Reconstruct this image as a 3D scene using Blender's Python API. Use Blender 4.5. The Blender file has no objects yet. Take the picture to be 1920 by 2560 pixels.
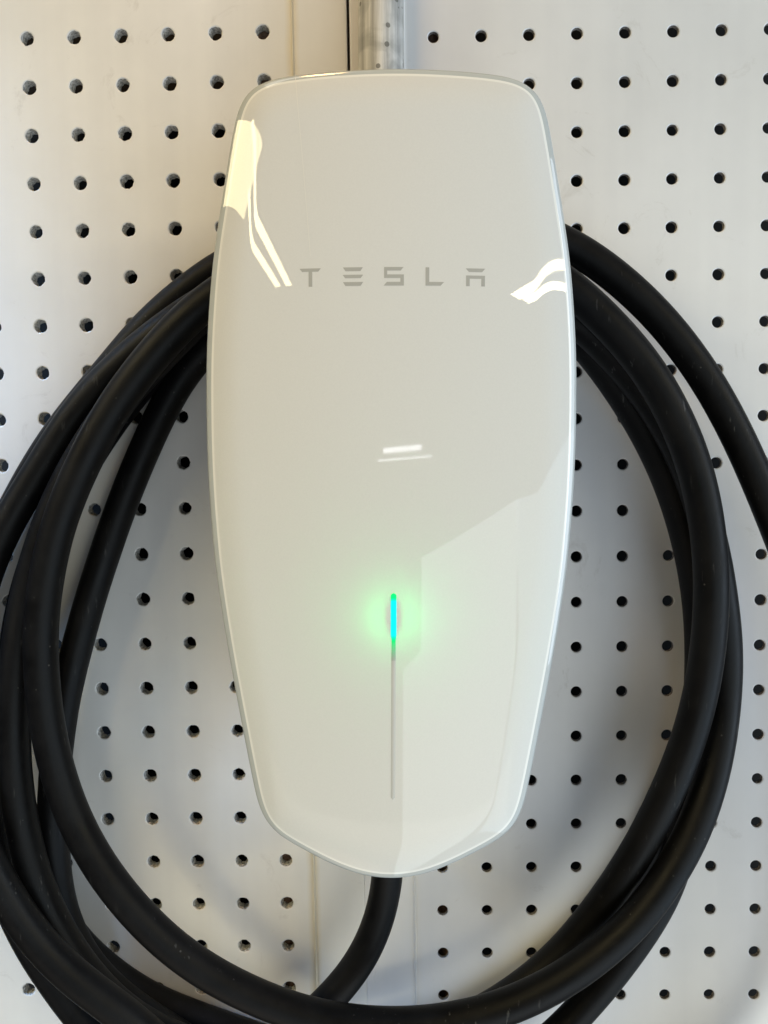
import bpy, bmesh, math, random
import numpy as np
from mathutils import Vector, Matrix

R = math.radians
random.seed(7)
scene = bpy.context.scene
COL = scene.collection

# ------------------------------------------------------------------ camera
cam_d = bpy.data.cameras.new('camera')
cam = bpy.data.objects.new('camera', cam_d)
COL.objects.link(cam)
cam.location = (0, -0.4257, 0)
cam.rotation_euler = (math.pi / 2 - 0.0658, 0, 0.0163)
cam_d.sensor_fit = 'HORIZONTAL'
cam_d.sensor_width = 36.0
cam_d.lens = 36.06
cam_d.clip_start = 0.01
cam_d.clip_end = 60
scene.camera = cam

# ------------------------------------------------------------------ world: dim even room light
world = bpy.data.worlds.new('World')
scene.world = world
world.use_nodes = True
bg = world.node_tree.nodes['Background']
bg.inputs['Color'].default_value = (0.93, 0.95, 1.0, 1)
bg.inputs['Strength'].default_value = 0.04

# ------------------------------------------------------------------ lamps of the room and added fill lamps
def area(name, loc, target, sx, sy, power, color, spin=0.0):
    d = bpy.data.lights.new(name, 'AREA')
    d.shape = 'RECTANGLE'; d.size = sx; d.size_y = sy
    d.energy = power; d.color = color
    o = bpy.data.objects.new(name, d); COL.objects.link(o)
    o.location = loc
    q = (Vector(target) - Vector(loc)).to_track_quat('-Z', 'Y')
    o.rotation_euler = (q.to_matrix() @ Matrix.Rotation(spin, 3, 'Z')).to_euler()
    return o

def tube(name, p0, p1, z, w, radiance, color):
    """straight strip lamp at ceiling height, shining down"""
    a, b = Vector((*p0, z)), Vector((*p1, z))
    d = bpy.data.lights.new(name, 'AREA')
    d.shape = 'RECTANGLE'; d.size = w; d.size_y = (b - a).length
    d.energy = radiance * math.pi * w * d.size_y; d.color = color
    o = bpy.data.objects.new(name, d); COL.objects.link(o)
    o.location = (a + b) / 2
    o.rotation_euler = (0, 0, math.atan2((b - a).y, (b - a).x) - math.pi / 2)
    return o

WARM = (1.0, 0.84, 0.47)
COOLW = (1.0, 0.86, 0.52)
tube('warm_ceiling_tube', (-1.84, -4.25), (-1.74, -2.1), 1.2, 0.10, 24, WARM)
tube('warm_ceiling_tube', (-1.66, -4.28), (-1.44, -1.3), 1.2, 0.10, 24, WARM)
tube('warm_reflection_panel', (-1.62, -2.2), (-2.05, -0.75), 1.2, 0.82, 14, WARM)  # added panel, widens the tubes' reflection and warms the left side
tube('white_ceiling_tube', (2.08, -4.50), (3.20, -1.6), 1.2, 0.24, 30, COOLW)
tube('white_ceiling_tube', (2.30, -4.55), (3.70, -1.9), 1.2, 0.24, 30, COOLW)
def spot(name, loc, target, power, color, cone, soft):
    d = bpy.data.lights.new(name, 'SPOT')
    d.energy = power; d.color = color; d.spot_size = R(cone); d.spot_blend = 1.0; d.shadow_soft_size = soft
    o = bpy.data.objects.new(name, d); COL.objects.link(o); o.location = loc
    o.rotation_euler = (Vector(target) - Vector(loc)).to_track_quat('-Z', 'Y').to_euler()
# added warm fill spots: one overhead, a weaker one low on the left
spot('warm_fill_spot', (-0.20, -0.40, 0.95), (-0.08, 0, 0.10), 12.5, (1.0, 0.56, 0.20), 32, 0.07)
spot('low_fill_spot', (-0.25, -0.40, -0.95), (-0.06, 0, -0.20), 6, (1.0, 0.72, 0.5), 30, 0.35)
# added cool fill lamps at both sides, standing in for daylight
spot('left_cool_fill', (-0.75, -0.30, 0.80), (-0.37, 0, 0.08), 95, (0.28, 0.55, 1.0), 27, 0.08)
area('right_cool_fill', (2.2, -0.85, 0.15), (0, 0, 0), 0.5, 2.2, 23, (0.72, 0.84, 1.0))
area('floor_bounce', (0, -1.0, -1.4), (0, -0.05, -0.2), 2.4, 1.4, 7.5, (1.0, 0.96, 0.88))  # added lamp standing in for light off the floor
area('rim_highlight_strip', (0.1, -0.42, 1.3), (0.0, -0.05, 0.1), 1.6, 0.12, 2.5, (1.0, 0.95, 0.86))  # added lamp, gives the top glass edge its highlight
# a strip light hanging far behind, seen only as a streak in the glass
def far_strip(name, a, b, h, radiance, color):
    d = bpy.data.lights.new(name, 'AREA'); d.shape = 'RECTANGLE'
    p, q = Vector(a), Vector(b); d.size = (q - p).length; d.size_y = h
    d.energy = radiance * math.pi * d.size * h; d.color = color
    o = bpy.data.objects.new(name, d); COL.objects.link(o); o.location = (p + q) / 2
    o.rotation_euler = (R(90), math.atan2(p.z - q.z, q.x - p.x), 0)
    o.rotation_euler = (Matrix.Rotation(-math.atan2(q.z - p.z, q.x - p.x), 3, 'Y') @ Matrix.Rotation(R(90), 3, 'X')).to_euler()
far_strip('far_strip_light', (-0.205, -6, 0.094), (0.62, -6, 0.128), 0.044, 13.0, (0.93, 0.94, 1.0))
far_strip('far_shelf_light', (-0.317, -6, 0.005), (0.85, -6, 0.046), 0.020, 8.0, (0.93, 0.94, 1.0))
# open door behind: a tall bright opening running away to the right
dd = bpy.data.lights.new('door_daylight', 'AREA'); dd.shape = 'RECTANGLE'; dd.size = 4.9; dd.size_y = 6.0
dd.energy = 2.1 * math.pi * 30.0; dd.color = (0.80, 0.93, 1.0)
do = bpy.data.objects.new('door_daylight', dd); COL.objects.link(do)
u = Vector((0.593, -0.806, 0)); nn = Vector((0.806, 0.593, 0)); w = Vector((0, 0, 1))
do.matrix_world = Matrix.Translation(Vector((0.09, -2.37, 0)) + u * 2.763 + w * (-0.4 - 3.0)) @ Matrix((u, u.cross(-nn) * -1, -nn)).transposed().to_4x4()
dj = bpy.data.lights.new('door_notch_light', 'AREA'); dj.shape = 'RECTANGLE'; dj.size = 0.313; dj.size_y = 5.6  # added piece, stepped down to leave a dark notch in the reflection
dj.energy = 2.1 * math.pi * 0.313 * 5.6; dj.color = dd.color
djo = bpy.data.objects.new('door_notch_light', dj); COL.objects.link(djo)
djo.matrix_world = Matrix.Translation(Vector((0.09, -2.37, 0)) + u * 0.1565 + w * (-0.80 - 2.8)) @ Matrix((u, u.cross(-nn) * -1, -nn)).transposed().to_4x4()
d2 = bpy.data.lights.new('side_reflection_sheet', 'AREA'); d2.shape = 'RECTANGLE'; d2.size = 6.0; d2.size_y = 6.0  # added sheet, carries the door reflection on to the glass edge
d2.energy = 2.0 * math.pi * 36.0; d2.color = (0.66, 0.84, 1.0)
d2o = bpy.data.objects.new('side_reflection_sheet', d2); COL.objects.link(d2o)
u2 = Vector((1.45, 5.9, 0.75)).normalized(); n2 = Vector((-u2.y, u2.x, 0)).normalized()
y2 = u2.cross(n2); w2 = y2 if y2.z > 0 else -y2
d2o.matrix_world = Matrix.Translation(Vector((3.05, -6.4, -0.4)) + u2 * 3.0 - w2 * 3.0) @ Matrix((u2, y2, -n2)).transposed().to_4x4()

# ------------------------------------------------------------------ exposure
scene.view_settings.view_transform = 'Standard'
scene.view_settings.look = 'None'
scene.view_settings.gamma = 1.0
scene.view_settings.exposure = -0.13
scene.render.resolution_x = 768
scene.render.resolution_y = 1024

# ------------------------------------------------------------------ data (metres x 1000)
OUTLINE = [(-0.0, -180.44), (4.34, -180.27), (8.66, -179.78), (12.92, -178.93), (17.11, -177.77), (21.22, -176.33), (25.25, -174.69), (29.21, -172.9), (33.14, -171.01), (37.03, -169.06), (40.93, -167.09), (44.82, -165.1), (48.59, -162.93), (51.98, -160.31), (54.75, -157.06), (56.82, -153.3), (58.29, -149.22), (59.34, -144.98), (60.2, -140.71), (61.01, -136.42), (61.82, -132.15), (62.61, -127.87), (63.39, -123.58), (64.15, -119.3), (64.91, -115.02), (65.67, -110.73), (66.43, -106.45), (67.19, -102.16), (67.94, -97.88), (68.69, -93.59), (69.41, -89.3), (70.13, -85.01), (70.83, -80.71), (71.51, -76.41), (72.18, -72.11), (72.82, -67.81), (73.44, -63.5), (74.03, -59.19), (74.61, -54.88), (75.17, -50.56), (75.69, -46.24), (76.14, -41.92), (76.52, -37.58), (76.85, -33.24), (77.17, -28.9), (77.48, -24.56), (77.79, -20.22), (78.05, -15.88), (78.25, -11.53), (78.42, -7.19), (78.56, -2.84), (78.68, 1.51), (78.77, 5.86), (78.82, 10.22), (78.85, 14.57), (78.86, 18.92), (78.84, 23.27), (78.81, 27.62), (78.75, 31.97), (78.67, 36.32), (78.55, 40.67), (78.38, 45.02), (78.15, 49.36), (77.89, 53.71), (77.59, 58.05), (77.26, 62.39), (76.89, 66.72), (76.5, 71.06), (76.06, 75.39), (75.57, 79.71), (75.03, 84.03), (74.42, 88.33), (73.73, 92.63), (72.99, 96.92), (72.22, 101.2), (71.45, 105.48), (70.68, 109.77), (69.91, 114.05), (69.15, 118.33), (68.39, 122.62), (67.61, 126.9), (66.8, 131.18), (65.96, 135.46), (65.03, 139.75), (63.87, 143.97), (62.16, 147.92), (59.58, 151.26), (56.15, 153.73), (52.14, 155.29), (47.86, 156.15), (43.51, 156.63), (39.15, 156.94), (34.8, 157.18), (30.45, 157.39), (26.1, 157.57), (21.75, 157.74), (17.4, 157.87), (13.05, 157.98), (8.7, 158.06), (4.35, 158.12), (-0.0, 158.15), (-4.35, 158.12), (-8.7, 158.06), (-13.05, 157.98), (-17.4, 157.87), (-21.75, 157.74), (-26.1, 157.57), (-30.45, 157.39), (-34.8, 157.18), (-39.15, 156.94), (-43.51, 156.63), (-47.86, 156.15), (-52.14, 155.29), (-56.15, 153.73), (-59.58, 151.26), (-62.16, 147.92), (-63.87, 143.97), (-65.03, 139.75), (-65.96, 135.46), (-66.8, 131.18), (-67.61, 126.9), (-68.39, 122.62), (-69.15, 118.33), (-69.91, 114.05), (-70.68, 109.77), (-71.45, 105.48), (-72.22, 101.2), (-72.99, 96.92), (-73.73, 92.63), (-74.42, 88.33), (-75.03, 84.03), (-75.57, 79.71), (-76.06, 75.39), (-76.5, 71.06), (-76.89, 66.72), (-77.26, 62.39), (-77.59, 58.05), (-77.89, 53.71), (-78.15, 49.36), (-78.38, 45.02), (-78.55, 40.67), (-78.67, 36.32), (-78.75, 31.97), (-78.81, 27.62), (-78.84, 23.27), (-78.86, 18.92), (-78.85, 14.57), (-78.82, 10.22), (-78.77, 5.86), (-78.68, 1.51), (-78.56, -2.84), (-78.42, -7.19), (-78.25, -11.53), (-78.05, -15.88), (-77.79, -20.22), (-77.48, -24.56), (-77.17, -28.9), (-76.85, -33.24), (-76.52, -37.58), (-76.14, -41.92), (-75.69, -46.24), (-75.17, -50.56), (-74.61, -54.88), (-74.03, -59.19), (-73.44, -63.5), (-72.82, -67.81), (-72.18, -72.11), (-71.51, -76.41), (-70.83, -80.71), (-70.13, -85.01), (-69.41, -89.3), (-68.69, -93.59), (-67.94, -97.88), (-67.19, -102.16), (-66.43, -106.45), (-65.67, -110.73), (-64.91, -115.02), (-64.15, -119.3), (-63.39, -123.58), (-62.61, -127.87), (-61.82, -132.15), (-61.01, -136.42), (-60.2, -140.71), (-59.34, -144.98), (-58.29, -149.22), (-56.82, -153.3), (-54.75, -157.06), (-51.98, -160.31), (-48.59, -162.93), (-44.82, -165.1), (-40.93, -167.09), (-37.03, -169.06), (-33.14, -171.01), (-29.21, -172.9), (-25.25, -174.69), (-21.22, -176.33), (-17.11, -177.77), (-12.92, -178.93), (-8.66, -179.78), (-4.34, -180.27)]
CABLE = [(-3.8, -38.0, -200.7), (-4.3, -34.0, -218.6), (-6.2, -31.0, -234.2), (-10.7, -30.0, -250.8), (-17.8, -30.0, -266.7), (-26.0, -30.0, -278.5), (-36.2, -30.0, -289.8), (-49.7, -30.0, -303.3), (-67.5, -28.0, -318.8), (-94.4, -26.0, -333.4), (-129.8, -26.0, -339.7), (-159.7, -22.0, -324.8), (-178.8, -18.0, -307.1), (-191.4, -16.0, -291.6), (-206.0, -14.0, -270.9), (-219.8, -12.0, -241.5), (-227.6, -12.0, -202.2), (-231.4, -12.0, -156.5), (-237.1, -12.0, -109.2), (-231.2, -10.5, -76.1), (-220.2, -10.5, -47.3), (-207.3, -10.5, -23.2), (-193.4, -10.5, 0.7), (-179.8, -10.5, 19.7), (-165.9, -10.5, 36.2), (-151.7, -10.5, 51.7), (-136.8, -10.5, 69.9), (-114.7, -10.5, 89.0), (-92.9, -10.5, 104.4), (-72.5, -10.5, 113.9), (-48.9, -12.0, 118.6), (-6.7, -12.0, 121.5), (35.3, -12.0, 118.2), (65.0, -11.0, 108.0), (84.9, -10.0, 94.7), (97.1, -10.0, 85.3), (106.8, -10.0, 75.4), (117.1, -10.0, 65.4), (127.3, -10.0, 54.4), (136.0, -10.0, 43.2), (147.1, -10.0, 23.1), (155.0, -10.0, 5.0), (161.9, -10.0, -14.3), (166.0, -10.0, -33.7), (168.7, -10.0, -53.2), (169.9, -10.0, -75.0), (168.7, -10.0, -108.0), (163.0, -10.0, -139.2), (160.4, -10.0, -162.7), (150.2, -10.0, -195.6), (138.1, -10.0, -224.3), (114.0, -10.0, -259.9), (92.0, -10.0, -281.6), (65.4, -10.0, -300.6), (36.2, -10.0, -319.9), (2.3, -10.0, -337.0), (-43.2, -10.0, -338.8), (-77.3, -10.0, -328.5), (-108.7, -10.0, -317.4), (-126.6, -10.0, -311.0), (-144.3, -10.0, -302.9), (-157.8, -10.0, -293.1), (-169.9, -11.0, -282.1), (-183.2, -13.0, -266.2), (-194.0, -15.0, -241.8), (-202.8, -16.0, -213.7), (-208.2, -18.0, -181.1), (-210.3, -18.0, -151.9), (-208.8, -18.0, -118.6), (-204.5, -18.0, -87.8), (-197.2, -18.0, -61.6), (-187.8, -18.0, -37.8), (-174.3, -18.0, -14.2), (-159.7, -18.0, 9.2), (-144.3, -18.0, 30.3), (-124.7, -18.0, 52.2), (-106.0, -18.0, 70.9), (-90.0, -20.0, 82.8), (-60.0, -24.0, 97.1), (-28.8, -28.0, 104.0), (21.9, -28.0, 102.8), (62.8, -26.0, 89.1), (85.8, -24.0, 72.3), (100.9, -22.0, 56.4), (117.1, -20.0, 36.0), (134.8, -20.0, 6.9), (143.8, -20.0, -12.5), (151.2, -20.0, -33.7), (156.0, -20.0, -51.7), (160.0, -20.0, -73.2), (161.7, -20.0, -92.5), (162.3, -20.0, -104.8), (162.2, -20.0, -116.7), (160.9, -20.0, -148.9), (157.5, -20.0, -182.0), (153.5, -20.0, -210.9), (144.3, -20.0, -239.3), (129.9, -20.0, -263.0), (117.2, -20.0, -281.8), (101.0, -20.0, -301.7), (85.6, -22.0, -317.0), (57.1, -24.0, -336.5), (13.3, -24.0, -351.0), (-41.9, -24.0, -354.1), (-86.0, -24.0, -340.8), (-111.8, -26.0, -319.1), (-135.7, -26.0, -304.0), (-155.2, -26.0, -289.4), (-169.1, -26.0, -273.6), (-177.2, -26.0, -258.5), (-182.5, -26.0, -242.5), (-184.7, -26.0, -226.5), (-185.2, -26.0, -208.4), (-185.4, -24.0, -183.8), (-184.1, -22.0, -158.9), (-182.3, -20.0, -143.0), (-179.4, -18.0, -123.7), (-175.0, -16.0, -105.7), (-171.8, -16.0, -95.3), (-167.6, -14.0, -77.3), (-161.0, -14.0, -58.8), (-153.5, -14.0, -37.5), (-146.8, -14.0, -19.9), (-138.6, -14.0, -1.2), (-131.2, -14.0, 15.2), (-122.2, -14.0, 32.7), (-116.5, -14.0, 43.0), (-107.3, -14.0, 54.8), (-95.4, -16.0, 65.0), (-71.9, -28.0, 78.1), (-45.8, -40.0, 85.4), (-6.2, -43.0, 90.4), (30.9, -43.0, 90.2), (60.6, -40.0, 85.0), (85.2, -36.0, 74.5), (101.8, -34.0, 60.2), (125.1, -34.0, 34.8), (144.0, -34.0, 4.3), (156.1, -34.0, -27.7), (161.0, -34.0, -44.8), (163.8, -34.0, -58.3), (166.0, -34.0, -71.9), (168.8, -34.0, -89.3), (169.5, -34.0, -106.7), (168.1, -36.0, -123.3), (164.2, -40.0, -144.4), (158.3, -44.0, -165.1), (152.7, -47.0, -178.3), (146.1, -49.0, -192.7), (135.0, -51.0, -210.0), (121.5, -54.0, -227.2), (98.8, -57.0, -246.4), (80.9, -59.0, -258.1), (54.2, -60.0, -271.0), (31.1, -60.0, -277.5), (10.8, -60.0, -280.7), (-8.8, -60.0, -280.9), (-29.9, -60.0, -279.1), (-50.5, -60.0, -274.5), (-70.4, -60.0, -266.4), (-88.5, -60.0, -257.5), (-104.5, -60.0, -247.0), (-119.3, -60.0, -234.2), (-133.1, -60.0, -218.8), (-145.3, -58.0, -204.7), (-154.2, -56.0, -191.6), (-161.9, -54.0, -178.2), (-167.1, -54.0, -162.2), (-171.5, -54.0, -145.1), (-174.5, -54.0, -124.0), (-175.8, -54.0, -103.0), (-176.0, -54.0, -88.0), (-175.2, -54.0, -76.0), (-171.7, -54.0, -56.7), (-167.6, -54.0, -37.2), (-162.1, -54.0, -22.3), (-157.0, -54.0, -10.6), (-150.4, -54.0, 2.2), (-142.1, -54.0, 18.0), (-129.6, -54.0, 36.2), (-113.6, -54.0, 55.0), (-96.5, -54.0, 72.4), (-82.9, -54.0, 82.3), (-55.5, -54.0, 95.4), (-6.0, -56.0, 104.0), (39.1, -56.0, 101.5), (62.0, -54.0, 95.0), (75.9, -54.0, 87.7), (86.8, -54.0, 78.9), (95.6, -54.0, 70.3), (104.6, -54.0, 61.6), (113.7, -54.0, 51.8), (121.5, -54.0, 41.7), (132.2, -54.0, 23.3), (137.4, -54.0, 12.5), (143.7, -54.0, -3.6), (147.6, -54.0, -19.3), (150.5, -54.0, -35.3), (152.5, -54.0, -52.4), (152.9, -54.0, -67.1), (151.9, -52.0, -100.3), (147.4, -50.0, -129.2), (142.4, -48.0, -149.1), (131.9, -45.0, -178.8), (120.6, -41.0, -205.9), (100.1, -37.0, -241.3), (82.3, -34.0, -265.3), (62.7, -32.0, -283.8), (44.9, -32.0, -295.5), (19.3, -32.0, -307.7), (-19.2, -34.0, -317.8), (-61.6, -38.0, -319.6), (-98.9, -42.0, -310.2), (-124.1, -42.0, -301.2), (-142.9, -42.0, -289.4), (-155.3, -42.0, -277.2), (-168.1, -42.0, -260.3), (-179.7, -42.0, -238.4), (-188.1, -42.0, -216.7), (-192.9, -42.0, -193.8), (-195.8, -42.0, -175.3), (-197.0, -42.0, -151.2), (-196.6, -42.0, -132.5), (-195.2, -42.0, -115.7), (-193.4, -42.0, -98.5), (-193.1, -38.0, -83.5), (-190.0, -36.0, -66.6), (-182.9, -36.0, -44.4), (-175.5, -36.0, -25.0), (-165.1, -36.0, -5.2), (-151.7, -36.0, 16.1), (-137.8, -36.0, 34.0), (-119.1, -36.0, 52.9), (-101.3, -36.0, 70.7), (-86.5, -38.0, 83.1), (-57.5, -40.0, 102.9), (-18.3, -36.0, 117.4), (31.7, -30.0, 121.9), (66.3, -27.0, 118.7), (86.0, -26.0, 111.0), (103.6, -26.0, 100.0), (118.0, -26.0, 88.5), (132.0, -26.0, 75.5), (145.6, -26.0, 59.7), (158.0, -26.0, 42.9), (168.0, -26.0, 26.5), (176.2, -26.0, 10.9), (185.2, -26.0, -7.5), (194.0, -26.0, -28.2), (206.3, -26.0, -57.3), (219.1, -26.0, -97.3), (229.6, -26.0, -157.1), (230.4, -26.0, -233.5), (214.1, -26.0, -312.2), (155.4, -26.0, -370.3), (79.4, -26.0, -394.8), (2.3, -34.0, -388.1), (-71.5, -44.0, -352.5), (-113.7, -56.0, -301.3), (-139.1, -58.0, -275.8), (-157.0, -58.0, -263.4), (-172.4, -58.0, -248.7), (-184.9, -58.0, -233.2), (-196.4, -58.0, -213.2), (-207.0, -58.0, -190.0), (-216.2, -54.0, -159.1), (-220.4, -46.0, -120.9), (-218.3, -38.0, -81.5), (-211.1, -30.0, -49.3), (-200.0, -27.0, -25.4), (-194.3, -26.0, -16.9), (-182.2, -26.0, 1.7), (-171.0, -26.0, 19.8), (-152.9, -26.0, 40.8), (-137.4, -26.0, 54.5), (-120.3, -26.0, 68.1), (-105.0, -26.0, 78.0), (-88.6, -26.0, 87.7), (-63.8, -26.0, 98.6), (-38.8, -30.0, 101.5)]


# ------------------------------------------------------------------ material helpers
def mat(name):
    m = bpy.data.materials.new(name); m.use_nodes = True
    nt = m.node_tree
    return m, nt, nt.nodes['Principled BSDF']

def node(nt, kind, **kw):
    n = nt.nodes.new(kind)
    for k, v in kw.items():
        if k.startswith('i_'):
            n.inputs[k[2:].replace('_', ' ')].default_value = v
        else:
            setattr(n, k, v)
    return n

def ramp(nt, pts):
    r = nt.nodes.new('ShaderNodeValToRGB')
    e = r.color_ramp.elements
    while len(e) < len(pts): e.new(0.5)
    for el, (p, c) in zip(e, pts):
        el.position = p; el.color = (*c, 1) if len(c) == 3 else c
    return r

def mixc(nt, fac, a, b, blend='MIX'):
    n = nt.nodes.new('ShaderNodeMix'); n.data_type = 'RGBA'; n.blend_type = blend
    for sock, v in ((n.inputs[0], fac), (n.inputs[6], a), (n.inputs[7], b)):
        if isinstance(v, (int, float)): sock.default_value = v
        elif isinstance(v, tuple): sock.default_value = (*v, 1)
        else: nt.links.new(v, sock)
    return n.outputs[2]

def math_(nt, op, a, b=None, clamp=False):
    n = nt.nodes.new('ShaderNodeMath'); n.operation = op; n.use_clamp = clamp
    for sock, v in ((n.inputs[0], a), (n.inputs[1], b)):
        if v is None: continue
        if isinstance(v, (int, float)): sock.default_value = v
        else: nt.links.new(v, sock)
    return n.outputs[0]

def plain(name, col, rough, metal=0.0, spec=0.5):
    m, nt, p = mat(name)
    p.inputs['Base Color'].default_value = (*col, 1)
    p.inputs['Roughness'].default_value = rough
    p.inputs['Metallic'].default_value = metal
    p.inputs['Specular IOR Level'].default_value = spec
    return m

# painted pegboard: satin off-white paint with grime, specks, and a yellowed glue line by the crease
def board_mat(name, base, crease_x, stain, seed):
    m, nt, p = mat(name)
    tc = node(nt, 'ShaderNodeTexCoord'); L = nt.links.new
    mp = node(nt, 'ShaderNodeMapping'); mp.inputs['Location'].default_value = (seed, seed * 2, seed)
    L(tc.outputs['Object'], mp.inputs[0])
    n1 = node(nt, 'ShaderNodeTexNoise', i_Scale=9.0, i_Detail=5.0, i_Roughness=0.6); L(mp.outputs[0], n1.inputs['Vector'])
    r1 = ramp(nt, [(0.33, tuple(c * 0.90 for c in base)), (0.66, base)]); L(n1.outputs[0], r1.inputs[0])
    # long faint vertical wipe marks
    mv = node(nt, 'ShaderNodeMapping'); mv.inputs['Scale'].default_value = (60, 1, 3); L(mp.outputs[0], mv.inputs[0])
    n2 = node(nt, 'ShaderNodeTexNoise', i_Scale=1.0, i_Detail=3.0); L(mv.outputs[0], n2.inputs['Vector'])
    r2 = ramp(nt, [(0.40, (0.94, 0.94, 0.95)), (0.62, (1, 1, 1))]); L(n2.outputs[0], r2.inputs[0])
    c = mixc(nt, 0.55, r1.outputs[0], r2.outputs[0], 'MULTIPLY')
    # scuffs
    n4 = node(nt, 'ShaderNodeTexNoise', i_Scale=28.0, i_Detail=8.0, i_Roughness=0.75, i_Distortion=1.2); L(mp.outputs[0], n4.inputs['Vector'])
    r4 = ramp(nt, [(0.60, (0, 0, 0)), (0.76, (1, 1, 1))]); L(n4.outputs[0], r4.inputs[0])
    c = mixc(nt, math_(nt, 'MULTIPLY', r4.outputs[0], 0.5), c, (0.42, 0.40, 0.38))
    # tiny dark specks
    vo = node(nt, 'ShaderNodeTexVoronoi', i_Scale=70.0); L(mp.outputs[0], vo.inputs['Vector'])
    sx = node(nt, 'ShaderNodeSeparateColor'); L(vo.outputs['Color'], sx.inputs[0])
    rare = math_(nt, 'GREATER_THAN', sx.outputs[0], 0.965)
    dot = math_(nt, 'LESS_THAN', vo.outputs['Distance'], 0.045)
    c = mixc(nt, math_(nt, 'MULTIPLY', math_(nt, 'MULTIPLY', rare, dot), 0.8), c, (0.08, 0.07, 0.06))
    # glue stain along the crease
    so_ = node(nt, 'ShaderNodeSeparateXYZ'); L(tc.outputs['Object'], so_.inputs[0])
    n3 = node(nt, 'ShaderNodeTexNoise', i_Scale=35.0, i_Detail=3.0); L(tc.outputs['Object'], n3.inputs['Vector'])
    off = math_(nt, 'MULTIPLY', math_(nt, 'SUBTRACT', n3.outputs[0], 0.5), 0.003)
    dist = math_(nt, 'ABSOLUTE', math_(nt, 'ADD', math_(nt, 'SUBTRACT', so_.outputs[0], crease_x), off))
    s = math_(nt, 'SUBTRACT', 1.0, math_(nt, 'DIVIDE', dist, 0.0042), clamp=True)
    s = math_(nt, 'MULTIPLY', s, stain)
    c = mixc(nt, s, c, (0.56, 0.46, 0.26))
    L(c, p.inputs['Base Color'])
    rr = ramp(nt, [(0.3, (0.36,) * 3), (0.7, (0.52,) * 3)]); L(n1.outputs[0], rr.inputs[0]); L(rr.outputs[0], p.inputs['Roughness'])
    p.inputs['Specular IOR Level'].default_value = 0.45
    nb = node(nt, 'ShaderNodeTexNoise', i_Scale=420.0, i_Detail=3.0); L(mp.outputs[0], nb.inputs['Vector'])
    nw = node(nt, 'ShaderNodeTexNoise', i_Scale=14.0, i_Detail=2.0); L(mp.outputs[0], nw.inputs['Vector'])
    h = math_(nt, 'ADD', math_(nt, 'MULTIPLY', nb.outputs[0], 0.05), math_(nt, 'MULTIPLY', nw.outputs[0], 1.0))
    b = node(nt, 'ShaderNodeBump', i_Strength=0.25, i_Distance=0.0012); L(h, b.inputs['Height']); L(b.outputs[0], p.inputs['Normal'])
    return m

def fibre_mat(name, a, b_):
    m, nt, p = mat(name); L = nt.links.new
    tc = node(nt, 'ShaderNodeTexCoord')
    n = node(nt, 'ShaderNodeTexNoise', i_Scale=900.0, i_Detail=4.0); L(tc.outputs['Object'], n.inputs['Vector'])
    r = ramp(nt, [(0.38, a), (0.66, b_)]); L(n.outputs[0], r.inputs[0]); L(r.outputs[0], p.inputs['Base Color'])
    p.inputs['Roughness'].default_value = 0.85
    bm_ = node(nt, 'ShaderNodeBump', i_Strength=0.8, i_Distance=0.0004); L(n.outputs[0], bm_.inputs['Height']); L(bm_.outputs[0], p.inputs['Normal'])
    return m

M_BOARD_L = board_mat('white_board_paint_left', (0.74, 0.735, 0.72), 0.1427, 0.60, 0.0)
M_BOARD_R = board_mat('white_board_paint_right', (0.745, 0.745, 0.755), -0.0156, 0.10, 3.3)
M_BORE_L = fibre_mat('grey_fibre', (0.22, 0.22, 0.21), (0.62, 0.61, 0.585))
M_BORE_R = fibre_mat('brown_fibre', (0.10, 0.09, 0.085), (0.34, 0.31, 0.29))
M_STUD = fibre_mat('rough_timber', (0.10, 0.06, 0.04), (0.20, 0.12, 0.08))
M_BACK = plain('unlit_cavity', (0.012, 0.012, 0.012), 0.9)  # near-black colour stands in for the shade inside the cavity

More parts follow.
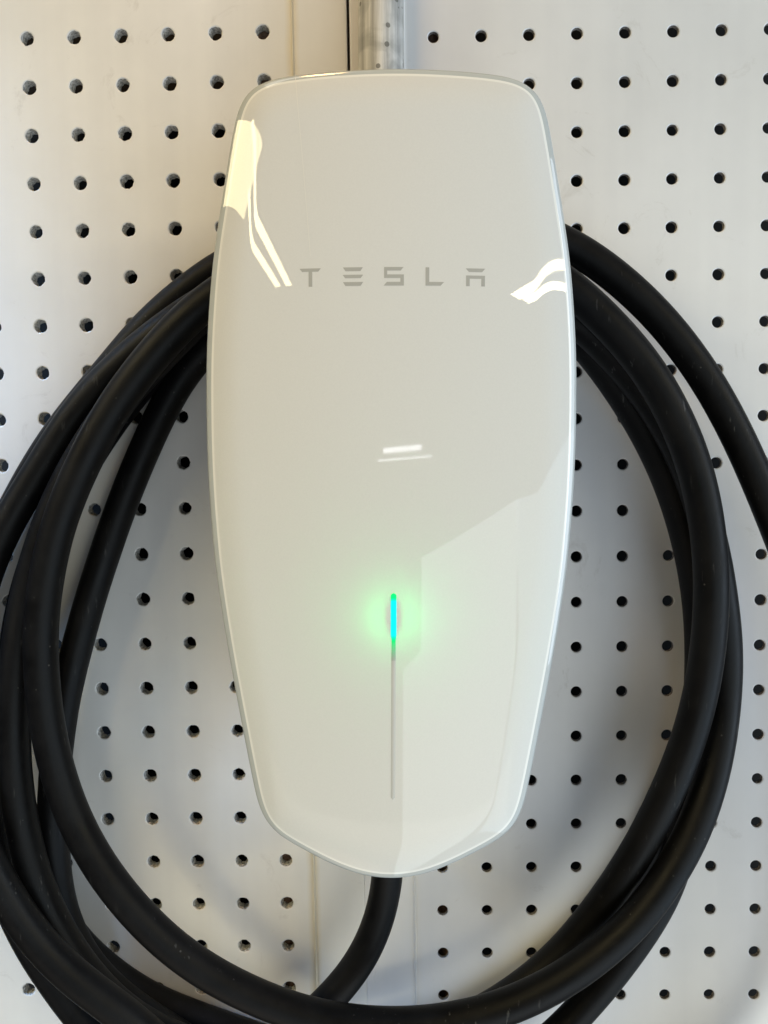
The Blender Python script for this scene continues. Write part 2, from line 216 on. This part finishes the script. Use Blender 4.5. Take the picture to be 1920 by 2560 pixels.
# galvanised conduit
def galv():
    m, nt, p = mat('galvanised_steel'); L = nt.links.new
    tc = node(nt, 'ShaderNodeTexCoord')
    mv = node(nt, 'ShaderNodeMapping'); mv.inputs['Scale'].default_value = (260, 260, 9); L(tc.outputs['Object'], mv.inputs[0])
    n1 = node(nt, 'ShaderNodeTexNoise', i_Scale=1.0, i_Detail=5.0, i_Roughness=0.65); L(mv.outputs[0], n1.inputs['Vector'])
    n2 = node(nt, 'ShaderNodeTexNoise', i_Scale=70.0, i_Detail=4.0, i_Distortion=0.6); L(tc.outputs['Object'], n2.inputs['Vector'])
    c1 = ramp(nt, [(0.32, (0.34, 0.34, 0.33)), (0.48, (0.50, 0.50, 0.49)), (0.66, (0.70, 0.70, 0.68))]); L(n1.outputs[0], c1.inputs[0])
    c2 = ramp(nt, [(0.40, (0.55, 0.56, 0.56)), (0.56, (1, 1, 1))]); L(n2.outputs[0], c2.inputs[0])
    c = mixc(nt, 0.65, c1.outputs[0], c2.outputs[0], 'MULTIPLY')
    vo = node(nt, 'ShaderNodeTexVoronoi', i_Scale=230.0); L(tc.outputs['Object'], vo.inputs['Vector'])
    sx = node(nt, 'ShaderNodeSeparateColor'); L(vo.outputs['Color'], sx.inputs[0])
    sp_ = math_(nt, 'MULTIPLY', math_(nt, 'GREATER_THAN', sx.outputs[0], 0.80), math_(nt, 'LESS_THAN', vo.outputs['Distance'], 0.30))
    c = mixc(nt, math_(nt, 'MULTIPLY', sp_, 0.75), c, (0.10, 0.10, 0.09))
    L(c, p.inputs['Base Color'])
    p.inputs['Metallic'].default_value = 0.2
    rr = ramp(nt, [(0.3, (0.58,) * 3), (0.7, (0.75,) * 3)]); L(n2.outputs[0], rr.inputs[0]); L(rr.outputs[0], p.inputs['Roughness'])
    b = node(nt, 'ShaderNodeBump', i_Strength=0.35, i_Distance=0.0006); L(n1.outputs[0], b.inputs['Height']); L(b.outputs[0], p.inputs['Normal'])
    return m
M_GALV = galv()

# back-painted white glass (lets a little of the indicator's light through)
def white_glass():
    m, nt, p = mat('white_painted_glass'); L = nt.links.new
    tc = node(nt, 'ShaderNodeTexCoord')
    n1 = node(nt, 'ShaderNodeTexNoise', i_Scale=1400.0, i_Detail=2.0); L(tc.outputs['Object'], n1.inputs['Vector'])
    r1 = ramp(nt, [(0.3, (0.715, 0.712, 0.695)), (0.7, (0.735, 0.732, 0.715))]); L(n1.outputs[0], r1.inputs[0])
    vo = node(nt, 'ShaderNodeTexVoronoi', i_Scale=42.0); L(tc.outputs['Object'], vo.inputs['Vector'])
    sx = node(nt, 'ShaderNodeSeparateColor'); L(vo.outputs['Color'], sx.inputs[0])
    sp_ = math_(nt, 'MULTIPLY', math_(nt, 'GREATER_THAN', sx.outputs[0], 0.93), math_(nt, 'LESS_THAN', vo.outputs['Distance'], 0.022))
    L(mixc(nt, math_(nt, 'MULTIPLY', sp_, 0.75), r1.outputs[0], (0.10, 0.09, 0.08)), p.inputs['Base Color'])
    p.inputs['Roughness'].default_value = 0.5
    p.inputs['Specular IOR Level'].default_value = 0.0
    p.inputs['Coat Weight'].default_value = 1.0
    p.inputs['Coat IOR'].default_value = 1.52
    # faint wiping smears in the gloss
    mv = node(nt, 'ShaderNodeMapping'); mv.inputs['Rotation'].default_value = (0, R(25), 0); mv.inputs['Scale'].default_value = (6, 6, 60); L(tc.outputs['Object'], mv.inputs[0])
    n2 = node(nt, 'ShaderNodeTexNoise', i_Scale=1.0, i_Detail=4.0); L(mv.outputs[0], n2.inputs['Vector'])
    r2 = ramp(nt, [(0.42, (0.008,) * 3), (0.74, (0.040,) * 3)]); L(n2.outputs[0], r2.inputs[0]); L(r2.outputs[0], p.inputs['Coat Roughness'])
    tr = node(nt, 'ShaderNodeBsdfTranslucent'); tr.inputs[0].default_value = (0.9, 0.9, 0.9, 1)
    mx = node(nt, 'ShaderNodeMixShader'); mx.inputs[0].default_value = 0.07
    out = nt.nodes['Material Output']
    L(p.outputs[0], mx.inputs[1]); L(tr.outputs[0], mx.inputs[2]); L(mx.outputs[0], out.inputs['Surface'])
    return m
M_GLASS = white_glass()

def gloss(name, col, rough=0.5):
    m, nt, p = mat(name)
    p.inputs['Base Color'].default_value = (*col, 1); p.inputs['Roughness'].default_value = rough
    p.inputs['Specular IOR Level'].default_value = 0.0
    p.inputs['Coat Weight'].default_value = 1.0; p.inputs['Coat IOR'].default_value = 1.52; p.inputs['Coat Roughness'].default_value = 0.012
    return m
M_EDGE = gloss('clear_glass_border', (0.48, 0.51, 0.51), 0.3)
M_MARGIN_LIT = gloss('paint_margin_highlight', (0.84, 0.84, 0.81), 0.4)  # paint margin, lightened to paint in the highlight along the glass edge
M_CREASE_REFL = gloss('pale_reflection_line', (0.82, 0.81, 0.77), 0.4)  # pale colour of the painted crease reflection
M_LETTER = gloss('grey_print', (0.42, 0.415, 0.39))
M_BARGREY = gloss('grey_light_guide', (0.52, 0.52, 0.50))
M_SEAL = plain('dark_grey_seal', (0.10, 0.11, 0.12), 0.35)
M_SHELL = plain('grey_shell_plastic', (0.22, 0.24, 0.27), 0.35)
M_HUB = plain('grey_hub_plastic', (0.30, 0.30, 0.30), 0.5)

def led_mat():
    m, nt, p = mat('green_led'); L = nt.links.new
    tc = node(nt, 'ShaderNodeTexCoord'); s = node(nt, 'ShaderNodeSeparateXYZ'); L(tc.outputs['Object'], s.inputs[0])
    # object z runs from -0.028 (tail of the lit part) to 0 (top)
    v = math_(nt, 'DIVIDE', math_(nt, 'ADD', s.outputs[2], 0.0285), 0.0285)
    r = ramp(nt, [(0.0, (0.10, 0.60, 0.24)), (0.14, (0.05, 0.72, 0.24)), (0.30, (0.0, 0.92, 0.20)), (0.40, (0.0, 1.0, 0.95)), (0.86, (0.0, 1.0, 1.0)), (0.93, (0.0, 0.95, 0.22)), (1.0, (0.0, 0.9, 0.18))])
    L(v, r.inputs[0]); L(r.outputs[0], p.inputs['Emission Color'])
    st = ramp(nt, [(0.0, (0.0,) * 3), (0.26, (1.0,) * 3), (0.4, (1.35,) * 3)]); L(v, st.inputs[0])
    L(st.outputs[0], p.inputs['Emission Strength'])
    bs = ramp(nt, [(0.0, (0.42, 0.42, 0.41)), (0.30, (0.01, 0.03, 0.02))]); L(v, bs.inputs[0]); L(bs.outputs[0], p.inputs['Base Color']); p.inputs['Roughness'].default_value = 0.3
    p.inputs['Specular IOR Level'].default_value = 0.0
    return m
M_LED = led_mat()

# black rubber cable jacket: dull, dusty, with pale nicks
def rubber():
    m, nt, p = mat('black_cable_rubber'); L = nt.links.new
    tc = node(nt, 'ShaderNodeTexCoord')
    n1 = node(nt, 'ShaderNodeTexNoise', i_Scale=45.0, i_Detail=6.0, i_Roughness=0.7); L(tc.outputs['Object'], n1.inputs['Vector'])
    r1 = ramp(nt, [(0.40, (0.002, 0.002, 0.0024)), (0.74, (0.006, 0.006, 0.0064))]); L(n1.outputs[0], r1.inputs[0])
    vo = node(nt, 'ShaderNodeTexVoronoi', i_Scale=190.0); L(tc.outputs['Object'], vo.inputs['Vector'])
    sx = node(nt, 'ShaderNodeSeparateColor'); L(vo.outputs['Color'], sx.inputs[0])
    sp_ = math_(nt, 'MULTIPLY', math_(nt, 'GREATER_THAN', sx.outputs[0], 0.84), math_(nt, 'LESS_THAN', vo.outputs['Distance'], 0.085))
    n3 = node(nt, 'ShaderNodeTexNoise', i_Scale=16.0, i_Detail=2.0); L(tc.outputs['Object'], n3.inputs['Vector'])
    patch = ramp(nt, [(0.44, (0, 0, 0)), (0.62, (1, 1, 1))]); L(n3.outputs[0], patch.inputs[0])
    c = mixc(nt, math_(nt, 'MULTIPLY', math_(nt, 'MULTIPLY', sp_, patch.outputs[0]), 0.6), r1.outputs[0], (0.10, 0.097, 0.09))
    # fine dusty scratches
    mv = node(nt, 'ShaderNodeMapping'); mv.inputs['Scale'].default_value = (420, 420, 60); mv.inputs['Rotation'].default_value = (0, 0.25, 0); L(tc.outputs['Object'], mv.inputs[0])
    n2 = node(nt, 'ShaderNodeTexNoise', i_Scale=1.0, i_Detail=4.0); L(mv.outputs[0], n2.inputs['Vector'])
    sc = ramp(nt, [(0.66, (0, 0, 0)), (0.76, (1, 1, 1))]); L(n2.outputs[0], sc.inputs[0])
    c = mixc(nt, math_(nt, 'MULTIPLY', math_(nt, 'MULTIPLY', sc.outputs[0], patch.outputs[0]), 0.5), c, (0.14, 0.14, 0.135))
    L(c, p.inputs['Base Color'])
    rr = ramp(nt, [(0.35, (0.42,) * 3), (0.7, (0.56,) * 3)]); L(n1.outputs[0], rr.inputs[0]); L(rr.outputs[0], p.inputs['Roughness'])
    p.inputs['Specular IOR Level'].default_value = 0.17
    nb = node(nt, 'ShaderNodeTexNoise', i_Scale=600.0, i_Detail=3.0); L(tc.outputs['Object'], nb.inputs['Vector'])
    b = node(nt, 'ShaderNodeBump', i_Strength=0.15, i_Distance=0.0004); L(nb.outputs[0], b.inputs['Height']); L(b.outputs[0], p.inputs['Normal'])
    return m
M_RUB = rubber()

# ------------------------------------------------------------------ object helpers
def obj(name, verts, faces, mats, parent=None, smooth=False, midx=None):
    me = bpy.data.meshes.new(name)
    me.from_pydata([tuple(v) for v in verts], [], faces)
    for m in (mats if isinstance(mats, (list, tuple)) else [mats]): me.materials.append(m)
    if midx is not None: me.polygons.foreach_set('material_index', midx)
    if smooth: me.polygons.foreach_set('use_smooth', [True] * len(me.polygons))
    me.update()
    o = bpy.data.objects.new(name, me); COL.objects.link(o)
    if parent: o.parent = parent
    return o

def empty(name, loc):
    o = bpy.data.objects.new(name, None); COL.objects.link(o); o.location = loc
    o.empty_display_size = 0.02
    return o

def tag(o, label=None, cat=None, kind=None):
    if label: o['label'] = label
    if cat: o['category'] = cat
    if kind: o['kind'] = kind
    return o

def box(x0, x1, y0, y1, z0, z1):
    v = [(x0, y0, z0), (x1, y0, z0), (x1, y1, z0), (x0, y1, z0), (x0, y0, z1), (x1, y0, z1), (x1, y1, z1), (x0, y1, z1)]
    f = [(0, 1, 5, 4), (1, 2, 6, 5), (2, 3, 7, 6), (3, 0, 4, 7), (4, 5, 6, 7), (3, 2, 1, 0)]
    return v, f

# ------------------------------------------------------------------ the wall: two drilled panels
PITCH = 0.0254
def panel(name, cols, rows, hole_r, thick, ragged, border_side, edge, mats):
    """cells of one pitch, a hole in each; local x along the row, local z up, hole (0,0) at the origin.
    border_side: +1 plain border right of the last column, -1 left of the first one"""
    V, F, MI = [], [], []
    N = 20
    half = PITCH / 2
    def quad(a, b, c, d, mi=0):
        i = len(V); V.extend([a, b, c, d]); F.append((i, i + 1, i + 2, i + 3)); MI.append(mi)
    for ci in range(cols[0], cols[1] + 1):
        for ri in range(rows[0], rows[1] + 1):
            cx, cz = ci * PITCH, -ri * PITCH
            # outer ring on the square cell, inner ring on the hole
            ph = random.random() * 6.28
            rj = hole_r * random.uniform(0.97, 1.04)
            i0 = len(V)
            for k in range(N):
                a = 2 * math.pi * k / N
                c, s = math.cos(a), math.sin(a)
                q = half / max(abs(c), abs(s))
                V.append((cx + c * q, 0, cz + s * q))
            for k in range(N):
                a = 2 * math.pi * k / N; c, s = math.cos(a), math.sin(a)
                V.append((cx + c * (rj + 0.0005), 0, cz + s * (rj + 0.0005)))
            for k in range(N):
                a = 2 * math.pi * k / N; c, s = math.cos(a), math.sin(a)
                rr = rj * (1 + ragged * 0.25 * random.uniform(-1, 1))
                V.append((cx + c * rr, 0.00035, cz + s * rr))
            for k in range(N):
                a = 2 * math.pi * k / N; c, s = math.cos(a), math.sin(a)
                rr = rj * (0.95 - ragged * random.random() * 0.9)
                V.append((cx + c * rr, thick, cz + s * rr))
            for k in range(N):
                j = (k + 1) % N
                F.append((i0 + k, i0 + j, i0 + N + j, i0 + N + k)); MI.append(0)
                F.append((i0 + N + k, i0 + N + j, i0 + 2 * N + j, i0 + 2 * N + k)); MI.append(0)
                F.append((i0 + 2 * N + k, i0 + 2 * N + j, i0 + 3 * N + j, i0 + 3 * N + k)); MI.append(1)
    # N=20 puts no vertex on the cell corners: fill the four corner triangles
    for ci in range(cols[0], cols[1] + 1):
        for ri in range(rows[0], rows[1] + 1):
            cx, cz = ci * PITCH, -ri * PITCH
            for sx in (-1, 1):
                for sz in (-1, 1):
                    a0 = math.atan2(sz, sx); k0 = math.floor(a0 / (2 * math.pi / N))
                    pts = []
                    for kk in (k0, k0 + 1):
                        a = 2 * math.pi * kk / N; c, s = math.cos(a), math.sin(a); q = half / max(abs(c), abs(s))
                        pts.append((cx + c * q, 0, cz + s * q))
                    i = len(V); V.extend([pts[0], (cx + sx * half, 0, cz + sz * half), pts[1]]); F.append((i, i + 1, i + 2)); MI.append(0)
    # plain border strip with a shallow pressed crease
    zt, zb = -(rows[0] - 0.5) * PITCH, -(rows[1] + 0.5) * PITCH
    e = border_side
    xa = (cols[1] + 0.5) * PITCH if e > 0 else (cols[0] - 0.5) * PITCH
    base = cols[1] * PITCH if e > 0 else cols[0] * PITCH
    prof = [(xa, 0), (base + e * 0.0140, 0), (base + e * 0.0150, -0.00015), (base + e * 0.0155, -0.00065), (base + e * 0.0160, -0.00065),
            (base + e * 0.0166, 0.0002), (base + e * 0.0180, 0), (base + e * (edge - 0.0012), 0), (base + e * (edge - 0.0003), 0.0002), (base + e * edge, 0.0008), (base + e * edge, thick)]
    nz = 40
    i0 = len(V)
    for k in range(nz + 1):
        z = zb + (zt - zb) * k / nz
        for (x, y) in prof: V.append((x, y, z))
    n = len(prof)
    for k in range(nz):
        for j in range(n - 1):
            a = i0 + k * n + j; F.append((a, a + 1, a + n + 1, a + n)); MI.append(1 if j == n - 2 else 0)
    o = obj(name, V, F, mats, midx=MI)
    bm = bmesh.new(); bm.from_mesh(o.data)
    bmesh.ops.remove_doubles(bm, verts=bm.verts, dist=1e-5)
    bmesh.ops.recalc_face_normals(bm, faces=bm.faces)
    bm.to_mesh(o.data); bm.free()
    return o

pl = panel('wall_panel', (-2, 5), (-2, 25), 0.00360, 0.0056, 0.22, +1, 0.0450, [M_BOARD_L, M_BORE_L])
pl.location = (-0.1987, 0, 0.2265); pl.rotation_euler = (0, -0.0186, 0)
tag(pl, 'white drilled pegboard panel left of the seam, with ragged grey holes', kind='structure')
pr = panel('wall_panel', (0, 9), (-2, 25), 0.00305, 0.0024, 0.03, -1, 0.0446, [M_BOARD_R, M_BORE_R])
pr.location = (0.0193, 0, 0.2254); pr.rotation_euler = (0, -0.0153, 0)
tag(pr, 'white drilled pegboard panel right of the seam, with clean black holes', kind='structure')
v, f = box(-0.082, 0.031, 0.0062, 0.045, -0.5, 0.4)
st = obj('wall_stud', v, f, M_STUD); tag(st, 'rough brown timber stud behind the seam of the panels', kind='structure')
v, f = box(-0.40, 0.40, 0.0455, 0.055, -0.5, 0.4)
bk = obj('back_wall', v, f, M_BACK); tag(bk, 'wall behind the pegboard holes, coloured dark for the unlit cavity', kind='structure')

# ------------------------------------------------------------------ conduit
def tube_mesh(path, radius, sides=24, cap=False, wob=0.0):
    V, F = [], []
    P = [Vector(p) for p in path]
    up = Vector((0, 1, 0))
    for i, p in enumerate(P):
        t = (P[min(i + 1, len(P) - 1)] - P[max(i - 1, 0)]).normalized()
        s = t.cross(up); s.normalize(); n = s.cross(t)
        for k in range(sides):
            a = 2 * math.pi * k / sides
            V.append(p + (s * math.cos(a) + n * math.sin(a)) * radius)
    for i in range(len(P) - 1):
        for k in range(sides):
            j = (k + 1) % sides
            F.append((i * sides + k, i * sides + j, (i + 1) * sides + j, (i + 1) * sides + k))
    if cap:
        F.append(tuple(range(sides))); F.append(tuple(range((len(P) - 1) * sides, len(P) * sides))[::-1])
    return V, F

v, f = tube_mesh([(-0.0083, -0.0135, 0.115 + 0.02 * k) for k in range(12)], 0.0117, 40)
cd = obj('conduit', v, f, M_GALV, smooth=True)
tag(cd, 'galvanised steel conduit running down into the top of the charger', 'pipe')

# ------------------------------------------------------------------ wall charger
AX = -0.0025
OUT = np.array(OUTLINE) / 1000.0
def resample(c, n):
    c = np.vstack([c, c[:1]]); s = np.r_[0, np.cumsum(np.hypot(*np.diff(c, axis=0).T))]
    t = np.linspace(0, s[-1], n, endpoint=False)
    return np.stack([np.interp(t, s, c[:, 0]), np.interp(t, s, c[:, 1])], 1)
NR = 400
OUT = resample(OUT, NR)
def gsm(a, sig):
    n = len(a); k = np.exp(-.5 * ((np.arange(n) - n // 2) / sig) ** 2); k /= k.sum(); k = np.roll(k, -(n // 2))
    return np.real(np.fft.ifft(np.fft.fft(a) * np.fft.fft(k)))
OUT = np.stack([gsm(OUT[:, 0], 2.0), gsm(OUT[:, 1], 2.0)], 1)
T = np.roll(OUT, -1, 0) - np.roll(OUT, 1, 0); T /= np.linalg.norm(T, axis=1)[:, None]
NRM = np.stack([T[:, 1], -T[:, 0]], 1)
if np.mean(np.sum(NRM * OUT, 1)) < 0: NRM = -NRM
DENSE = resample(OUT, 2000)

def face_base(x, z):           # x relative to the charger's axis
    return -(0.100 + 0.009 * (1 - (x / 0.08) ** 2) + 0.003 * (1 - (z / 0.17) ** 2))
def face_y(x, z):
    d = np.min(np.hypot(DENSE[:, 0] - x, DENSE[:, 1] - z)) - 0.001
    b = face_base(x, z); w = 0.016
    b += 0.35 / (2 * w) * max(0.0, w - d) ** 2
    r = 0.0012
    if d < r: b += r - math.sqrt(max(0.0, r * r - (r - max(d, 0)) ** 2))
    return b

ch = empty('wall_charger', (AX, 0, 0.0))
tag(ch, 'white glass wall charger with a green lit indicator, mounted on the pegboard', 'charger')

# glass face: rings inset from the outline, then shrinking to the middle
rings = [0.0, .00012, .0003, .0006, .001, .0014, .0018, .0022, .0026, .003, .0036, .0043, .005, .006, .007, .008, .009]
V, F = [], []
def ring_pts(o): return OUT - NRM * (o + 0.001)
loops = [ring_pts(o) for o in rings]
mid = np.array([0.0, -0.005]); last = loops[-1]
for t in np.linspace(0.975, 0.02, 50): loops.append(mid + (last - mid) * t)
for lp in loops:
    for (x, z) in lp: V.append((x, face_y(x, z), z))
V.append((mid[0], face_y(*mid), mid[1]))
n = NR
for i in range(len(loops) - 1):
    for k in range(n):
        j = (k + 1) % n
        F.append((i * n + k, (i + 1) * n + k, (i + 1) * n + j, i * n + j))
c = len(V) - 1; i = (len(loops) - 1) * n
for k in range(n): F.append((i + k, c, i + (k + 1) % n))
nrow = len(rings) - 1
mi = []
for i in range(len(loops) - 1): mi += [1 if (i < nrow and rings[i] < 0.0024) else 2 if (i < nrow and rings[i] < 0.0035) else 0] * n
mi += [0] * n
fp = obj('faceplate', V, F, [M_GLASS, M_EDGE, M_MARGIN_LIT], ch, smooth=True, midx=mi)

# profile swept round the outline behind the glass: (outward offset, distance behind the glass edge)
edge_y = np.array([face_y(*p) for p in ring_pts(0.0)])
def sweep(name, prof, m, smooth=True, cap_y=None):
    V, F = [], []
    for (o, b) in prof:
        for k in range(NR):
            p = OUT[k] + NRM[k] * o
            V.append((p[0], edge_y[k] + b, p[1]))
    for i in range(len(prof) - 1):
        for k in range(NR):
            j = (k + 1) % NR
            F.append((i * NR + k, i * NR + j, (i + 1) * NR + j, (i + 1) * NR + k))
    return obj(name, V, F, m, ch, smooth=smooth)
sweep('glass_edge', [(-.0010, 0.0), (-.00095, .0006), (-.0010, .0022)], gloss('clear_glass_edge', (0.50, 0.56, 0.55), 0.3))
sweep('seal', [(-.0018, .0022), (-.0009, .0024), (-.0008, .0028), (-.0010, .0032), (-.003, .0035)], M_SEAL)
sweep('rear_shell', [(-.003, .0037), (-.0012, .0034), (-.0007, .0036), (-.0003, .0042), (-.0001, .0050), (0.0, .0060), (0, .010), (-.001, .014), (-.006, .020), (-.016, .026), (-.03, .030)], M_SHELL)

# hub the cable is wound on, flat back plate against the wall
hub = [(x, z) for x, z in ((-.046, .082), (-.040, .088), (.040, .088), (.046, .082), (.040, -.125), (.034, -.132), (-.034, -.132), (-.040, -.125))]
V = [(x, -0.088, z) for x, z in hub] + [(x, -0.004, z) for x, z in hub]
F = [(k, (k + 1) % 8, 8 + (k + 1) % 8, 8 + k) for k in range(8)] + [tuple(range(8)), tuple(range(15, 7, -1))]
obj('hub', V, F, M_HUB, ch)
v, f = box(-.050, .050, -.0045, -.0008, -.140, .110)
obj('back_plate', v, f, M_HUB, ch)

# lettering: flat print set on the glass, built stroke by stroke
LS = 0.0000588
LX, LZ = -0.00191 - AX, 0.07405
LETTERS = {
 'T': [[(140, 136), (288, 136), (270, 158), (158, 158)], [(203, 158), (228, 158), (228, 260), (203, 260)]],
 'E': [[(440, 134), (577, 134), (560, 160), (458, 160)], [(438, 184), (579, 184), (562, 207), (456, 207)], [(440, 233), (579, 233), (561, 259), (457, 259)]],
 'S': [[(722, 134), (855, 134), (835, 158), (722, 158)], [(722, 158), (743, 158), (743, 184), (722, 184)], [(722, 184), (857, 184), (857, 208), (722, 208)], [(833, 208), (857, 208), (857, 234), (833, 234)], [(741, 234), (857, 234), (857, 259), (719, 259)]],
 'L': [[(1005, 136), (1030, 136), (1030, 234), (1005, 234)], [(1005, 234), (1132, 234), (1108, 259), (1005, 259)]],
 'A': [[(1280, 140), (1414, 140), (1393, 164), (1302, 164)], [(1283, 188), (1413, 188), (1413, 209), (1283, 209)], [(1283, 209), (1308, 209), (1308, 260), (1283, 260)], [(1388, 209), (1413, 209), (1413, 260), (1388, 260)]],
}
for key, quads in LETTERS.items():
    V, F = [], []
    for q in quads:
        nu, nv = 8, 3
        i0 = len(V)
        (a, b, c_, d_) = [np.array(p, float) for p in q]
        for iv in range(nv + 1):
            for iu in range(nu + 1):
                u, w_ = iu / nu, iv / nv
                p = (a * (1 - u) + b * u) * (1 - w_) + (d_ * (1 - u) + c_ * u) * w_
                x = LX + (p[0] - 776) * LS; z = LZ - (p[1] - 197) * LS
                V.append((x, face_y(x, z) - 0.00006, z))
        for iv in range(nv):
            for iu in range(nu):
                k = i0 + iv * (nu + 1) + iu; F.append((k, k + nu + 1, k + nu + 2, k + 1))
    obj('letter', V, F, M_LETTER, fp, smooth=True)

# indicator: unlit grey light guide with the lit slot at its head
def strip(name, x, z0, z1, wfun, m, lift, parent, n=60, origin=None):
    V, F = [], []
    for k in range(n + 1):
        z = z0 + (z1 - z0) * k / n; w = wfun(k / n)
        for s in (-1, -.5, 0, .5, 1):
            V.append((x[0] + (x[1] - x[0]) * k / n + s * w, face_y(x[0] + s * w, z) - lift * (1 - 0.5 * abs(s) ** 4), z))
    for k in range(n):
        for s in range(4):
            a = k * 5 + s; F.append((a, a + 5, a + 6, a + 1))
    o = obj(name, V, F, m, parent, smooth=True)
    if origin is not None:
        o.data.transform(Matrix.Translation(-Vector(origin))); o.location = origin
    return o
lx0, lx1 = -0.00115 - AX, -0.00142 - AX
guide_w = lambda u: 0.00088 * min(1.0, math.sqrt(max(0.0, 1 - max(0.0, (u - 0.988) / 0.012) ** 2)) + 0.02)
sl = strip('light_bar', (lx0, lx1), -0.0790, -0.1425, guide_w, M_BARGREY, 0.00010, fp)
def led_w(u):
    w = 0.00118
    if u < 0.05: w *= math.sqrt(max(0.01, 1 - ((0.05 - u) / 0.05) ** 2))
    if u > 0.62: w *= 1 - 0.30 * min(1, (u - 0.62) / 0.08)
    return w
strip('indicator_light', (lx0, lx0), -0.0542, -0.0825, led_w, M_LED, 0.00022, fp, origin=(lx0, face_y(lx0, -0.0542), -0.0542))
# painted reflection of the wall crease: a pale hairline strip on the glass
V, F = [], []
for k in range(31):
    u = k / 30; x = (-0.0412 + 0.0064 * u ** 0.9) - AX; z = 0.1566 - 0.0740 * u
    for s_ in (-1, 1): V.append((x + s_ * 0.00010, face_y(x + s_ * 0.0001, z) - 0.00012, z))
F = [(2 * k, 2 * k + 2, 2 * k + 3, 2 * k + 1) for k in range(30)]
obj('crease_reflection', V, F, M_CREASE_REFL, fp, smooth=True)
# the lamp behind the glass and an added disc that blocks its middle into a ring of glow
ld = bpy.data.lights.new('indicator_led', 'POINT'); ld.energy = 0.072; ld.color = (0.0, 1.0, 0.20); ld.shadow_soft_size = 0.003
lo = bpy.data.objects.new('indicator_led', ld); COL.objects.link(lo); lo.parent = ch; lo.location = (lx0, face_y(lx0, -0.066) + 0.0082, -0.064)
vv = []; ff = []
for k in range(24):
    a = 2 * math.pi * k / 24; vv.append((lx0 + 0.0026 * math.cos(a), face_y(lx0, -0.064) + 0.0042, -0.064 + 0.0048 * math.sin(a)))
obj('glow_baffle', vv, [tuple(range(24))], M_SEAL, ch)

# ------------------------------------------------------------------ charging cable, one length wound round the charger
def catmull(P, step):
    P = [np.array(p, float) for p in P]; P = [2 * P[0] - P[1]] + P + [2 * P[-1] - P[-2]]
    out = []
    for i in range(1, len(P) - 2):
        p0, p1, p2, p3 = P[i - 1:i + 3]
        n = max(2, int(np.linalg.norm(p2 - p1) / step))
        def tj(ti, a, b): return ti + max(1e-6, np.linalg.norm(b - a)) ** 0.5
        t0 = 0.0; t1 = tj(t0, p0, p1); t2 = tj(t1, p1, p2); t3 = tj(t2, p2, p3)
        for k in range(n):
            t = t1 + (t2 - t1) * k / n
            A1 = (t1 - t) / (t1 - t0) * p0 + (t - t0) / (t1 - t0) * p1
            A2 = (t2 - t) / (t2 - t1) * p1 + (t - t1) / (t2 - t1) * p2
            A3 = (t3 - t) / (t3 - t2) * p2 + (t - t2) / (t3 - t2) * p3
            B1 = (t2 - t) / (t2 - t0) * A1 + (t - t0) / (t2 - t0) * A2
            B2 = (t3 - t) / (t3 - t1) * A2 + (t - t1) / (t3 - t1) * A3
            out.append((t2 - t) / (t2 - t1) * B1 + (t - t1) / (t2 - t1) * B2)
    out.append(P[-2])
    return np.array(out)
path = catmull(np.array(CABLE) / 1000.0, 0.0035)
# even spacing, then light smoothing so that the stiff cable bends fairly
s = np.r_[0, np.cumsum(np.linalg.norm(np.diff(path, axis=0), axis=1))]
tt = np.arange(0, s[-1], 0.003)
path = np.stack([np.interp(tt, s, path[:, k]) for k in range(3)], 1)
ker = np.exp(-.5 * (np.arange(-15, 16) / 5.0) ** 2); ker /= ker.sum()
pad = np.vstack([np.repeat(path[:1], 15, 0), path, np.repeat(path[-1:], 15, 0)])
path = np.stack([np.convolve(pad[:, k], ker, 'valid') for k in range(3)], 1)
v, f = tube_mesh([tuple(p) for p in path], 0.00825, 28, cap=True)
cb = obj('charging_cable', v, f, M_RUB, smooth=True)
tag(cb, 'thick black rubber charging cable coiled around the white charger', 'cable')
